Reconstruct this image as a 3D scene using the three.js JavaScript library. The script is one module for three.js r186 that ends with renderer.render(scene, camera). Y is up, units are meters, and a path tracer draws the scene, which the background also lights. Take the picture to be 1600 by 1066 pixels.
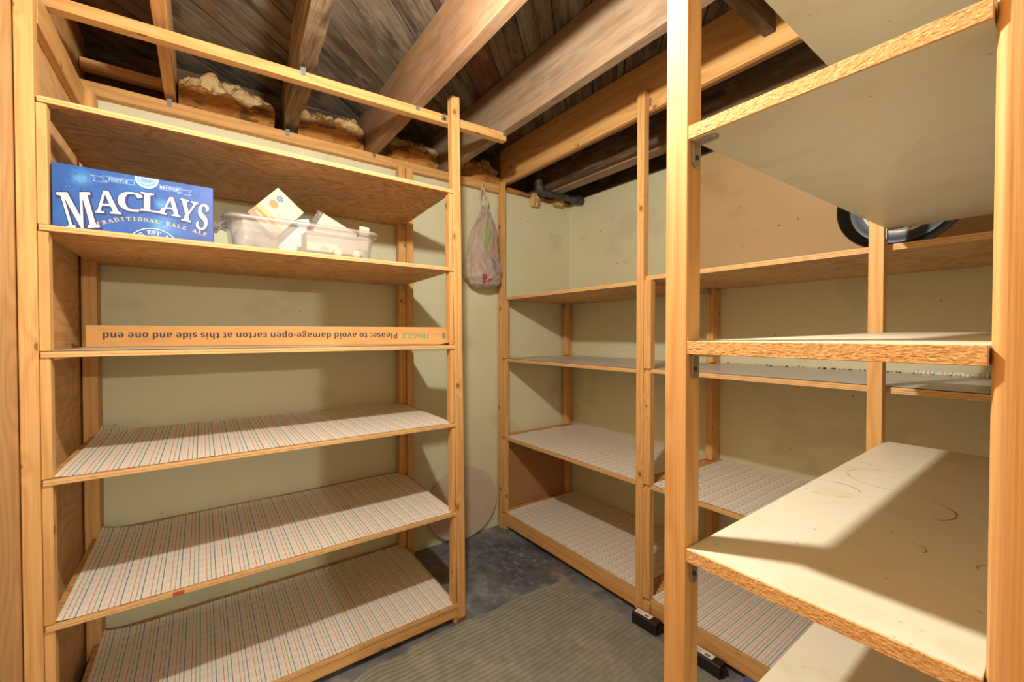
import * as THREE from 'three';
import { RoundedBoxGeometry } from 'three/addons/geometries/RoundedBoxGeometry.js';
import { mergeGeometries, mergeVertices } from 'three/addons/utils/BufferGeometryUtils.js';

// ---------------------------------------------------------------- camera, lamps, exposure
const H = 1.29;                                       // eye height above the floor (m)
const scene = new THREE.Scene();
scene.background = new THREE.Color(0x000000);
const camera = new THREE.PerspectiveCamera(77.84, 1600 / 1066, 0.02, 30);
const YAW = Math.atan2(485, 660), PITCH = -Math.atan2(10, 660);
camera.position.set(0, H, 0);
camera.lookAt(Math.sin(YAW) * Math.cos(PITCH), H + Math.sin(PITCH), -Math.cos(YAW) * Math.cos(PITCH));
scene.add(camera);
const renderer = new THREE.WebGLRenderer({ antialias: true });
renderer.toneMapping = THREE.LinearToneMapping;
renderer.toneMappingExposure = 1.0;
renderer.shadowMap.enabled = true;
const LAMP = { pos: [0.335, H + 0.785, -0.685], cd: 6.8, color: [1, 0.92, 0.78] };      // bare bulb in the cold room
const LAMP2 = { pos: [0.33, H + 0.72, 3.1], cd: 14, color: [1, 0.90, 0.73] };         // bulb in the room behind the doorway

// ---------------------------------------------------------------- helpers
function rng(seed) { let s = seed | 0; return () => { s = (s + 0x6d2b79f5) | 0; let t = Math.imul(s ^ (s >>> 15), 1 | s); t = (t + Math.imul(t ^ (t >>> 7), 61 | t)) ^ t; return ((t ^ (t >>> 14)) >>> 0) / 4294967296; }; }
const R = rng(7);
const lerp = (a, b, t) => a + (b - a) * t, clamp = (x, a = 0, b = 1) => Math.min(b, Math.max(a, x));
const smooth = (a, b, x) => { const t = clamp((x - a) / (b - a)); return t * t * (3 - 2 * t); };
function hash(x, y, s) { let h = Math.imul(x, 374761393) + Math.imul(y, 668265263) + Math.imul(s, 2147483647 ^ 0x5bd1e995); h = Math.imul(h ^ (h >>> 13), 1274126177); return ((h ^ (h >>> 16)) >>> 0) / 4294967296; }
function pn(x, y, px, py, s) {                        // tileable value noise
  const xi = Math.floor(x), yi = Math.floor(y), fx = x - xi, fy = y - yi;
  const u = fx * fx * (3 - 2 * fx), v = fy * fy * (3 - 2 * fy), m = (a, b) => ((a % b) + b) % b;
  const x0 = m(xi, px), x1 = m(xi + 1, px), y0 = m(yi, py), y1 = m(yi + 1, py);
  return lerp(lerp(hash(x0, y0, s), hash(x1, y0, s), u), lerp(hash(x0, y1, s), hash(x1, y1, s), u), v);
}
function fbm(u, v, fu, fv, s, oct = 4) { let a = 0.5, t = 0, n = 0; for (let i = 0; i < oct; i++) { t += a * pn(u * fu, v * fv, fu, fv, s + i * 17); n += a; a *= 0.5; fu *= 2; fv *= 2; } return t / n; }
const toS = (c) => (c <= 0.0031308 ? 12.92 * c : 1.055 * Math.pow(c, 1 / 2.4) - 0.055);
const hex = (h) => { const c = new THREE.Color(h); return [c.r, c.g, c.b]; };        // linear
const mix3 = (a, b, t) => [lerp(a[0], b[0], t), lerp(a[1], b[1], t), lerp(a[2], b[2], t)];
function tex(w, h, mw, mh, fn) {                      // colour texture: fn(u, v) -> linear rgb; covers mw x mh metres
  const d = new Uint8Array(w * h * 4);
  for (let j = 0; j < h; j++) for (let i = 0; i < w; i++) { const c = fn(i / w, j / h), o = (j * w + i) * 4; for (let k = 0; k < 3; k++) d[o + k] = Math.round(255 * clamp(toS(clamp(c[k])))); d[o + 3] = 255; }
  const t = new THREE.DataTexture(d, w, h, THREE.RGBAFormat); finish(t, mw, mh); t.colorSpace = THREE.SRGBColorSpace; return t;
}
function gray(w, h, mw, mh, fn) {
  const d = new Uint8Array(w * h * 4);
  for (let j = 0; j < h; j++) for (let i = 0; i < w; i++) { const c = Math.round(255 * clamp(fn(i / w, j / h))), o = (j * w + i) * 4; d[o] = d[o + 1] = d[o + 2] = c; d[o + 3] = 255; }
  const t = new THREE.DataTexture(d, w, h, THREE.RGBAFormat); finish(t, mw, mh); return t;
}
function finish(t, mw, mh) { t.wrapS = t.wrapT = THREE.RepeatWrapping; t.magFilter = THREE.LinearFilter; t.minFilter = THREE.LinearFilter; t.repeat.set(1 / mw, 1 / mh); t.needsUpdate = true; }
function canvasTex(w, h, draw) { const c = document.createElement('canvas'); c.width = w; c.height = h; draw(c.getContext('2d'), w, h); const t = new THREE.CanvasTexture(c); t.colorSpace = THREE.SRGBColorSpace; return t; }
const std = (o) => new THREE.MeshStandardMaterial({ roughness: 0.75, metalness: 0, ...o });
const phys = (o) => new THREE.MeshPhysicalMaterial({ roughness: 0.6, metalness: 0, ...o });

const taken = new Map();
function numbered(n) { const k = taken.get(n) ?? 0; taken.set(n, k + 1); return k ? n + '_' + String(k).padStart(3, '0') : n; }
function finishMesh(m) { m.castShadow = true; m.receiveShadow = true; return m; }
function thing(name, label, category, [x, y, z] = [0, 0, 0], group) { const g = new THREE.Group(); g.name = numbered(name); g.position.set(x, y, z); g.userData = { label, category }; if (group) g.userData.group = group; scene.add(g); return g; }
function setting(name, label, category, at = [0, 0, 0]) { const g = thing(name, label, category, at); g.userData.kind = 'structure'; return g; }
function abs(o) { let x = 0, y = 0, z = 0; for (; o && o !== scene; o = o.parent) { x += o.position.x; y += o.position.y; z += o.position.z; } return [x, y, z]; }
// a mesh placed by world position under a parent that is not rotated
function part(name, geo, mat, parent, [x, y, z] = [0, 0, 0], rot) { const m = finishMesh(new THREE.Mesh(geo, mat)); m.name = name; const a = parent === scene ? [0, 0, 0] : abs(parent); m.position.set(x - a[0], y - a[1], z - a[2]); if (rot) m.rotation.set(...rot); parent.add(m); return m; }
// uv in metres by face direction; grain runs along `g`
function boxUV(geo, g = 0, off = [R() * 3, R() * 3]) {
  const p = geo.attributes.position, uv = new Float32Array(p.count * 2), a = new THREE.Vector3(), b = new THREE.Vector3(), c = new THREE.Vector3();
  for (let i = 0; i < p.count; i += 3) {
    a.fromBufferAttribute(p, i); b.fromBufferAttribute(p, i + 1); c.fromBufferAttribute(p, i + 2);
    const n = b.clone().sub(a).cross(c.clone().sub(a)), ax = [Math.abs(n.x), Math.abs(n.y), Math.abs(n.z)], N = ax.indexOf(Math.max(...ax));
    let U, V; if (N === g) { U = (N + 1) % 3; V = (N + 2) % 3; } else { U = g; V = 3 - N - g; }
    [a, b, c].forEach((q, k) => { const e = q.toArray(); uv[(i + k) * 2] = e[U] * (N === g ? 0.25 : 1) + off[0]; uv[(i + k) * 2 + 1] = e[V] + off[1] + N * 0.37; });
  }
  geo.setAttribute('uv', new THREE.BufferAttribute(uv, 2)); return geo;
}
function rbox(w, h, d, g = 0, r = 0.0015) { return boxUV(new RoundedBoxGeometry(w, h, d, 1, Math.min(r, w / 2.2, h / 2.2, d / 2.2)), g); }
// box by world bounds; heights are given from eye level
function bb(name, [x0, x1], [y0, y1], [z0, z1], mat, parent, g = 0, r = 0.0015) { return part(name, rbox(x1 - x0, y1 - y0, z1 - z0, g, r), mat, parent, [(x0 + x1) / 2, H + (y0 + y1) / 2, (z0 + z1) / 2]); }
// flat slab from a plan polygon [[x, z], ...], thickness t, top at y = 0
function slab(poly, t, g = 0, bevel = 0.001) {
  const s = new THREE.Shape(poly.map(([x, z]) => new THREE.Vector2(x, -z)));
  const e = new THREE.ExtrudeGeometry(s, { depth: t - 2 * bevel, bevelEnabled: bevel > 0, bevelSize: bevel, bevelThickness: bevel, bevelOffset: -bevel, bevelSegments: 1, curveSegments: 6 });
  e.rotateX(-Math.PI / 2); e.translate(0, -t + bevel, 0); const ng = e.index ? e.toNonIndexed() : e; return boxUV(ng, g);
}
// a straight stick between two world points with a rectangular section (w across, h up)
function stick(name, p0, p1, w, h, mat, parent, r = 0.0015) {
  const a = new THREE.Vector3(...p0), b = new THREE.Vector3(...p1), L = a.distanceTo(b), geo = rbox(L, h, w, 0, r), m = part(name, geo, mat, parent, a.clone().add(b).multiplyScalar(0.5).toArray());
  m.quaternion.setFromUnitVectors(new THREE.Vector3(1, 0, 0), b.clone().sub(a).normalize()); return m;
}

// ---------------------------------------------------------------- materials
function wood({ size = [1.2, 0.3], res = [768, 384], light, dark, K = 14, warp = 0.9, streak = 0.35, seed = 1, knots = 3, blotch = 0.12, sharp = 1.6, wobble = 1 }) {
  const r = rng(seed * 91 + 5), kn = Array.from({ length: knots }, () => [r(), r(), 0.006 + r() * 0.006]);
  return tex(res[0], res[1], size[0], size[1], (u, v) => {
    let s = v * K + warp * 3 * (fbm(u, v, 2, 3, seed, 3) - 0.5) + wobble * (pn(u * 6, v * 10, 6, 10, seed + 3) - 0.5), dark2 = 0, kk = 0;
    for (const [ku, kv, kr] of kn) {
      let du = Math.abs(u - ku), dv = v - kv; if (du > 0.5) du = 1 - du; if (dv > 0.5) dv -= 1; if (dv < -0.5) dv += 1;
      const dx = du * size[0], dy = dv * size[1], d = Math.hypot(dx * 0.75, dy);
      s += Math.sign(dv || 1) * 1.5 * Math.exp(-((dx / 0.045) ** 2) - (dy / 0.02) ** 2); kk = Math.max(kk, 1 - smooth(kr * 0.5, kr * 1.15, d));
    }
    const ring = Math.pow(0.5 + 0.5 * Math.sin(2 * Math.PI * s), sharp), fine = fbm(u, v, 6, 120, seed + 9, 2), bl = fbm(u, v, 3, 2, seed + 31, 3) - 0.5;
    let t = clamp(ring * 0.55 + (fine - 0.5) * streak * 2 + 0.15 + bl * blotch * 2); let c = mix3(light, dark, t);
    c = mix3(c, [dark[0] * 0.35, dark[1] * 0.28, dark[2] * 0.22], kk * 0.85); return c;
  });
}
const pineT = [1, 2, 3].map((s) => wood({ seed: s, light: [0.70, 0.415, 0.158], dark: [0.55, 0.28, 0.085], knots: 4, K: 9 }));
const grainBump = gray(512, 256, 0.5, 0.12, (u, v) => fbm(u, v, 4, 64, 77, 3));
const M = {};
M.pine = pineT.map((map) => std({ map, roughness: 0.62, bumpMap: grainBump, bumpScale: 0.0004 }));
const pine = () => M.pine[Math.floor(R() * 3)];
const plyTex = (s, light, dark, K, A) => tex(1024, 640, 1.22, 0.65, (u, v) => {           // rotary-cut veneer: contour lines of a stretched field, in a few joined strips
  const strip = Math.floor((u + 0.015 * Math.sin(v * 9 + s)) * 3) % 3, q = fbm(u, v, 3, 4, s + strip * 40, 3), r2 = q * K + v * 3 + 0.35 * pn(u * 40, v * 40, 40, 40, s + 2);
  const ring = Math.pow(0.5 + 0.5 * Math.sin(2 * Math.PI * r2), 2.2), fine = fbm(u, v, 90, 30, s + 7, 2) - 0.5, bl = fbm(u, v, 3, 3, s + 60, 4) - 0.5;
  return mix3(light, dark, clamp(ring * A + fine * 0.35 + 0.22 + bl * 0.7 + (strip === 1 ? -0.10 : 0.04)));
});
M.ply = [11, 12, 13].map((s) => std({ map: plyTex(s, [0.74, 0.45, 0.175], [0.43, 0.205, 0.055], 15, 0.6), roughness: 0.55 }));
M.panel = std({ map: wood({ seed: 17, size: [1.4, 0.9], res: [896, 640], light: [0.68, 0.41, 0.18], dark: [0.53, 0.285, 0.105], K: 7, warp: 4.5, streak: 0.5, knots: 0, blotch: 0.2, sharp: 1.2 }), roughness: 0.65 });
M.plyEdge = std({ map: tex(256, 64, 0.5, 0.016, (u, v) => { const l = Math.floor(v * 5), f = fbm(u, v, 24, 8, 5 + l, 2); const c = l % 2 ? [0.54, 0.31, 0.12] : [0.72, 0.47, 0.21]; return mix3(c, [0.32, 0.16, 0.055], Math.max(0, f - 0.55) * 1.3 + (Math.abs(v * 5 - l) < 0.1 ? 0.28 : 0)); }), roughness: 0.7 });
M.hardboard = std({ map: tex(256, 256, 0.6, 0.6, (u, v) => mix3([0.40, 0.215, 0.085], [0.33, 0.17, 0.062], fbm(u, v, 5, 5, 91, 5))), roughness: 0.7 });
M.chip = std({
  map: (() => {
    const t = canvasTex(1024, 128, (g, w, h) => {
      const r = rng(33); g.fillStyle = '#d8ab70'; g.fillRect(0, 0, w, h); const cols = ['#e3bd88', '#c9975a', '#edd0a2', '#b98448', '#dbb077', '#9c6c39', '#e0b67e'];
      for (let i = 0; i < 5200; i++) { g.fillStyle = cols[Math.floor(Math.pow(r(), 1.3) * cols.length)]; g.globalAlpha = 0.75; g.save(); g.translate(r() * w, r() * h); g.rotate((r() - 0.5) * 0.9); const L = 3 + r() * 13, W = 0.8 + r() * 2.6; g.fillRect(-L / 2, -W / 2, L, W); g.restore(); }
    }); finish(t, 0.32, 0.04); return t;
  })(), roughness: 0.85, bumpMap: gray(256, 64, 0.12, 0.03, (u, v) => fbm(u, v, 24, 16, 8, 3)), bumpScale: 0.0008,
});
// white melamine with brown rings and specks (uv: metres along x, z over the shelf)
function melamine(seed, rings, dots) {
  const t = canvasTex(1024, 300, (g, w, h) => {
    g.fillStyle = '#d8d3c0'; g.fillRect(0, 0, w, h); const r = rng(seed), s = w / 1.04;
    for (let i = 0; i < 40; i++) { g.fillStyle = `rgba(176,150,100,${0.02 + r() * 0.05})`; g.beginPath(); g.ellipse(r() * w, r() * h, 20 + r() * 70, 8 + r() * 25, r() * 3, 0, 7); g.fill(); }
    for (const [x, y, rad, a0, a1, al] of rings) for (let k = 0; k < 26; k++) { const b = a0 + (a1 - a0) * r(); g.strokeStyle = `rgba(128,92,40,${al * (0.3 + r() * 0.7)})`; g.lineWidth = 1 + r() * 2; g.beginPath(); g.arc(x * s, y * s, rad * s * (0.975 + r() * 0.05), b, b + 0.15 + r() * 0.3); g.stroke(); }
    for (let i = 0; i < dots; i++) { g.fillStyle = `rgba(110,74,30,${0.25 + r() * 0.4})`; g.beginPath(); g.ellipse(r() * w, r() * h, 1 + r() * 2, 0.6 + r() * 1.2, r() * 3, 0, 7); g.fill(); }
  }); t.wrapS = t.wrapT = THREE.MirroredRepeatWrapping; t.repeat.set(1 / 1.04, 1 / 0.305); return t;
}
M.melamine = phys({ map: melamine(3, [], 18), roughness: 0.42 });
M.melamineStained = phys({ map: melamine(4, [[0.46, 0.105, 0.05, 0, 6.28, 0.55], [0.62, 0.17, 0.075, 2.6, 6.1, 0.3], [0.47, 0.225, 0.06, 0.2, 2.2, 0.6], [0.80, 0.13, 0.08, 0, 5, 0.2], [0.27, 0.26, 0.02, 0, 2, 0.35]], 46), roughness: 0.42 });
// checked shelf paper: strong coloured lines one way, fine lines the other
const linerMap = tex(768, 768, 0.184, 0.184, (u, v) => {
  const x = u * 160, y = v * 160; let c = [0.90, 0.875, 0.80];
  const L = (p, period, off, w) => { let d = Math.abs((((p - off) % period) + period) % period); d = Math.min(d, period - d); return 1 - smooth(w * 0.5, w * 0.5 + 0.5, d); };
  c = mix3(c, [0.80, 0.16, 0.13], L(x, 40, 6, 1.5) * 0.9); c = mix3(c, [0.10, 0.36, 0.22], L(x, 40, 16.5, 1.4) * 0.88); c = mix3(c, [0.05, 0.09, 0.30], L(x, 40, 27, 1.6) * 0.95);
  c = mix3(c, [0.35, 0.50, 0.36], L(x, 40, 36, 0.6) * 0.4);
  c = mix3(c, [0.22, 0.42, 0.28], L(y, 20, 4, 0.9) * 0.7); c = mix3(c, [0.78, 0.36, 0.26], L(y, 20, 11, 0.8) * 0.6); c = mix3(c, [0.22, 0.28, 0.42], L(y, 40, 17, 0.9) * 0.7);
  const f = fbm(u, v, 80, 80, 4, 2) - 0.5; return c.map((k) => k * (1 + f * 0.1));
});
M.liner = std({ map: linerMap, roughness: 0.55, side: THREE.DoubleSide });
M.linerGrey = std({ map: tex(512, 256, 1.2, 0.6, (u, v) => { const f = fbm(u, v, 5, 4, 44, 5), d = smooth(0.62, 0.72, fbm(u, v, 14, 9, 51, 3)); return mix3(mix3([0.60, 0.60, 0.57], [0.48, 0.49, 0.47], f), [0.30, 0.27, 0.20], d * 0.35); }), roughness: 0.32, side: THREE.DoubleSide });
M.linerPlain = std({ map: tex(256, 128, 1.2, 0.6, (u, v) => mix3([0.70, 0.64, 0.54], [0.60, 0.53, 0.43], fbm(u, v, 5, 4, 47, 5))), roughness: 0.5, side: THREE.DoubleSide });
const paintBump = gray(512, 512, 0.7, 0.7, (u, v) => 0.7 * fbm(u, v, 8, 8, 61, 3) + 0.3 * fbm(u, v, 64, 64, 62, 3));
const paint = (seed, a, b, dirt, n) => {
  const r = rng(seed), sp = Array.from({ length: n }, () => [r(), r(), 0.0006 + r() * 0.0016]);
  return tex(1024, 1024, 2.4, 2.4, (u, v) => { let c = mix3(a, b, smooth(0.3, 0.7, fbm(u, v, 3, 4, seed, 5))); const sm = smooth(0.66, 0.78, fbm(u, v, 9, 14, seed + 8, 4)); c = mix3(c, dirt, sm * 0.22); for (const [x, y, d] of sp) { if ((u - x) * (u - x) + (v - y) * (v - y) < d * d) c = mix3(c, [0.10, 0.07, 0.035], 0.7); } return c; });
};
M.green = std({ map: paint(21, [0.68, 0.70, 0.515], [0.64, 0.655, 0.47], [0.40, 0.38, 0.25], 30), roughness: 0.5, bumpMap: paintBump, bumpScale: 0.0015 });
M.greenSpecked = std({ map: paint(27, [0.68, 0.70, 0.515], [0.64, 0.655, 0.47], [0.40, 0.38, 0.25], 170), roughness: 0.5, bumpMap: paintBump, bumpScale: 0.0015 });
M.tan = std({ map: paint(23, [0.52, 0.37, 0.195], [0.47, 0.325, 0.165], [0.33, 0.22, 0.10], 60), roughness: 0.6 });
M.cream = std({ color: new THREE.Color().setRGB(0.66, 0.60, 0.47), roughness: 0.8 });
M.concrete = std({
  map: tex(1024, 1024, 2.2, 2.2, (u, v) => {
    const a = fbm(u, v, 4, 4, 71, 6), b = fbm(u, v, 11, 11, 72, 5), k = fbm(u, v, 40, 40, 73, 3);
    let c = mix3([0.085, 0.100, 0.138], [0.180, 0.192, 0.215], smooth(0.3, 0.75, a)); c = mix3(c, [0.20, 0.165, 0.105], smooth(0.60, 0.74, b) * 0.45); c = mix3(c, [0.42, 0.38, 0.31], smooth(0.66, 0.80, fbm(u, v, 15, 15, 74, 6)) * 0.7);
    const sp = smooth(0.62, 0.72, fbm(u, v, 90, 90, 76, 3)); c = mix3(c, [0.34, 0.33, 0.31], sp * 0.35); return c.map((x) => x * (0.45 + 1.1 * k));
  }), roughness: 0.5, bumpMap: gray(512, 512, 1.1, 1.1, (u, v) => fbm(u, v, 12, 12, 75, 5)), bumpScale: 0.004,
});
M.mat = std({ map: tex(1024, 1024, 1.4, 1.4, (u, v) => { const a = fbm(u, v, 4, 5, 81, 5), k = fbm(u, v, 50, 50, 83, 3), d = smooth(0.60, 0.72, fbm(u, v, 8, 8, 82, 5)); return mix3(mix3([0.19, 0.20, 0.160], [0.28, 0.292, 0.262], a), [0.34, 0.32, 0.24], d * 0.5).map((x) => x * (0.8 + 0.4 * k)); }), roughness: 0.7 });
function weathered(seed, a, b, rust, amount, stain = 0.75) {
  return tex(1280, 384, 1.6, 0.4, (u, v) => {
    const g = 0.55 * fbm(u, v, 5, 40, seed, 3) + 0.45 * fbm(u, v, 24, 110, seed + 41, 2), s = fbm(u, v, 6, 5, seed + 5, 6), q = smooth(0.55, 0.72, fbm(u, v, 5, 4, seed + 11, 5)), w = smooth(0.6, 0.7, fbm(u, v, 16, 12, seed + 13, 4));
    let c = mix3(a, b, clamp((g - 0.5) * 1.7 + 0.45 + (s - 0.5) * 1.3)); c = mix3(c, rust, q * amount); c = mix3(c, [0.035, 0.026, 0.018], smooth(0.56, 0.75, fbm(u, v, 7, 9, seed + 23, 4)) * stain); return mix3(c, [0.36, 0.31, 0.24], w * 0.22);
  });
}
const wb = gray(512, 256, 0.8, 0.2, (u, v) => 0.6 * fbm(u, v, 5, 50, 88, 3) + 0.4 * fbm(u, v, 20, 12, 89, 3));
M.plank = [101, 131, 161, 191].map((s, i) => std({ map: weathered(s, [0.205, 0.165, 0.118], [0.052, 0.038, 0.025], [0.24, 0.115, 0.04], [0.15, 0.5, 0.3, 0.1][i]), roughness: 0.85, bumpMap: wb, bumpScale: 0.002 }));
M.plankRed = std({ map: weathered(211, [0.20, 0.085, 0.035], [0.085, 0.034, 0.018], [0.26, 0.12, 0.04], 0.5), roughness: 0.8, bumpMap: wb, bumpScale: 0.002 });
M.joistOld = std({ map: weathered(231, [0.30, 0.21, 0.125], [0.10, 0.06, 0.03], [0.42, 0.20, 0.06], 0.75), roughness: 0.85, bumpMap: wb, bumpScale: 0.004 });
M.joistBrown = std({ map: weathered(251, [0.36, 0.215, 0.12], [0.26, 0.145, 0.075], [0.42, 0.23, 0.095], 0.5, 0.2), roughness: 0.75, bumpMap: wb, bumpScale: 0.0015 });
M.joistGrey = std({ map: weathered(271, [0.36, 0.255, 0.165], [0.27, 0.185, 0.115], [0.30, 0.185, 0.10], 0.35, 0.25), roughness: 0.8, bumpMap: wb, bumpScale: 0.0015 });
M.joistDark = std({ map: weathered(291, [0.15, 0.095, 0.055], [0.07, 0.042, 0.024], [0.16, 0.085, 0.035], 0.3), roughness: 0.85, bumpMap: wb, bumpScale: 0.002 });
M.fibre = std({ map: tex(512, 256, 0.6, 0.3, (u, v) => mix3(mix3([0.66, 0.50, 0.27], [0.46, 0.28, 0.10], smooth(0.35, 0.7, fbm(u, v, 6, 5, 301, 5))), [0.20, 0.11, 0.04], smooth(0.6, 0.75, fbm(u, v, 9, 8, 303, 5)) * 0.7)), roughness: 1, bumpMap: gray(256, 256, 0.2, 0.2, (u, v) => fbm(u, v, 10, 10, 305, 5)), bumpScale: 0.006 });
M.facing = std({ map: tex(512, 256, 0.6, 0.3, (u, v) => mix3(mix3([0.62, 0.30, 0.075], [0.42, 0.18, 0.042], fbm(u, v, 5, 5, 311, 5)), [0.12, 0.06, 0.025], smooth(0.6, 0.72, fbm(u, v, 7, 6, 313, 5)) * 0.8)), roughness: 0.85, bumpMap: gray(256, 256, 0.2, 0.2, (u, v) => fbm(u, v, 8, 8, 315, 5)), bumpScale: 0.006 });
M.zinc = std({ color: 0x9aa7ab, metalness: 0.75, roughness: 0.38 });
M.steel = std({ color: 0xa8a49a, metalness: 0.8, roughness: 0.4 });
M.screw = std({ color: 0x5a5650, metalness: 0.8, roughness: 0.5 });
M.pipe = std({ map: tex(256, 128, 0.4, 0.16, (u, v) => mix3([0.035, 0.034, 0.033], [0.14, 0.135, 0.12], smooth(0.5, 0.75, fbm(u, v, 8, 6, 321, 5)))), roughness: 0.55 });
M.redPaint = std({ color: 0xa84c30, roughness: 0.7 });

// ---------------------------------------------------------------- lamps
function lamp(name, label, { pos, cd, color }, topY) {
  const g = thing(name, label, 'lamp', [pos[0], topY, pos[2]]);
  const c = new THREE.Color().setRGB(...color);
  const prof = [[0.0001, -0.058], [0.014, -0.055], [0.025, -0.046], [0.030, -0.032], [0.029, -0.016], [0.022, 0.004], [0.015, 0.022], [0.013, 0.034]].map(([r, y]) => new THREE.Vector2(r, y + 0.03));
  part('bulb', new THREE.LatheGeometry(prof, 28), std({ color: 0xffffff, emissive: c, emissiveIntensity: 9, roughness: 0.4 }), g, pos);
  part('socket', new THREE.LatheGeometry([[0.0001, 0.115], [0.012, 0.115], [0.021, 0.10], [0.023, 0.075], [0.021, 0.062], [0.0145, 0.06]].map(([r, y]) => new THREE.Vector2(r, y)), 24), std({ color: 0x2a2622, roughness: 0.5 }), g, pos);
  const L = topY - pos[1] - 0.115;
  part('cord', new THREE.CylinderGeometry(0.0035, 0.0035, L, 10), std({ color: 0x1d1a18 }), g, [pos[0], topY - L / 2, pos[2]]);
  part('ceiling_plate', new THREE.CylinderGeometry(0.035, 0.045, 0.014, 24), std({ color: 0xe8e2d2, roughness: 0.4 }), g, [pos[0], topY - 0.007, pos[2]]);
  const l = new THREE.PointLight(c, cd, 0, 2); l.castShadow = true; l.shadow.radius = 1.5; l.shadow.mapSize.set(2048, 2048); l.shadow.bias = -0.0005; l.position.set(pos[0], pos[1] - topY, pos[2] - pos[2]); l.position.x = 0; g.add(l);
}
lamp('hanging_bulb', 'bare bulb hanging on a cord from the ceiling joist', LAMP, H + 1.244);
lamp('hanging_bulb', 'bare bulb hanging in the room beyond the doorway', LAMP2, H + 1.2);

// ---------------------------------------------------------------- room shell
const JB = 1.01, PLY = 1.245;                            // joist bottoms, plank undersides (from eye level)
{
  const f = setting('floor', 'worn dark blue-grey painted concrete floor', 'floor', [0.9, 0, 0]); bb('concrete_slab', [-1.6, 2.6], [-1.45, -1.29], [-2.7, 4.4], M.concrete, f, 0);
  const a = setting('wall_left', 'plywood sheet wall left of the shelf unit', 'wall', [-0.45, 0, -0.8]); bb('plywood_sheet', [-0.52, -0.389], [-1.29, 1.28], [-2.62, 0.85], M.panel, a, 1);
  const b = setting('wall_back', 'pale green painted wall behind the six-shelf unit', 'wall', [0.9, 0, -2.45]); bb('wall_panel', [-0.389, 2.45], [-1.29, 0.985], [-2.52, -2.345], M.green, b, 0);
  const rim = bb('rim_board', [-0.389, 2.45], [0.985, 1.28], [-2.62, -2.53], M.joistDark, b, 0); rim.userData.label = 'dark old rim board above the wall';
  const c = setting('wall_right', 'pale green painted wall behind the corner shelves, tan panel above', 'wall', [2.38, 0, -0.8]);
  bb('wall_panel', [2.262, 2.45], [-1.29, 0.998], [-2.345, 0.75], M.greenSpecked, c, 2);
  const tp = bb('tan_panel', [2.258, 2.2622], [0.30, 0.996], [-1.40, 0.74], M.tan, c, 2); tp.userData.label = 'tan unpainted panel with dark specks';
  bb('rim_board', [2.37, 2.45], [0.998, 1.28], [-2.53, 0.75], M.joistDark, c, 2);
  const d = setting('wall_front', 'cream wall with the open doorway behind the viewer', 'wall', [1.4, 0, 0.8]); bb('wall_panel', [0.40, 2.45], [-1.29, 1.28], [0.75, 0.85], M.cream, d, 0); bb('lintel', [-0.389, 0.40], [0.80, 1.28], [0.75, 0.85], M.cream, d, 0);
  const e = setting('wall_far', 'cream walls of the room beyond the doorway', 'wall', [0.5, 0, 4.2]); bb('wall_panel', [-1.6, 2.6], [-1.29, 1.3], [4.2, 4.3], M.cream, e, 0); bb('wall_panel', [-1.6, -1.5], [-1.29, 1.3], [0.86, 4.2], M.cream, e, 2); bb('wall_panel', [2.35, 2.45], [-1.29, 1.3], [0.86, 4.2], M.cream, e, 2); bb('wall_panel', [-1.5, -0.53], [-1.29, 1.3], [0.75, 0.85], M.cream, e, 0); bb('ceiling_board', [-1.6, 2.6], [1.2, 1.3], [0.86, 4.3], M.cream, e, 0);
}
const ceiling = setting('ceiling', 'old floor joists under dark diagonal subfloor boards', 'ceiling', [0.95, H + JB, -0.85]);
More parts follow.
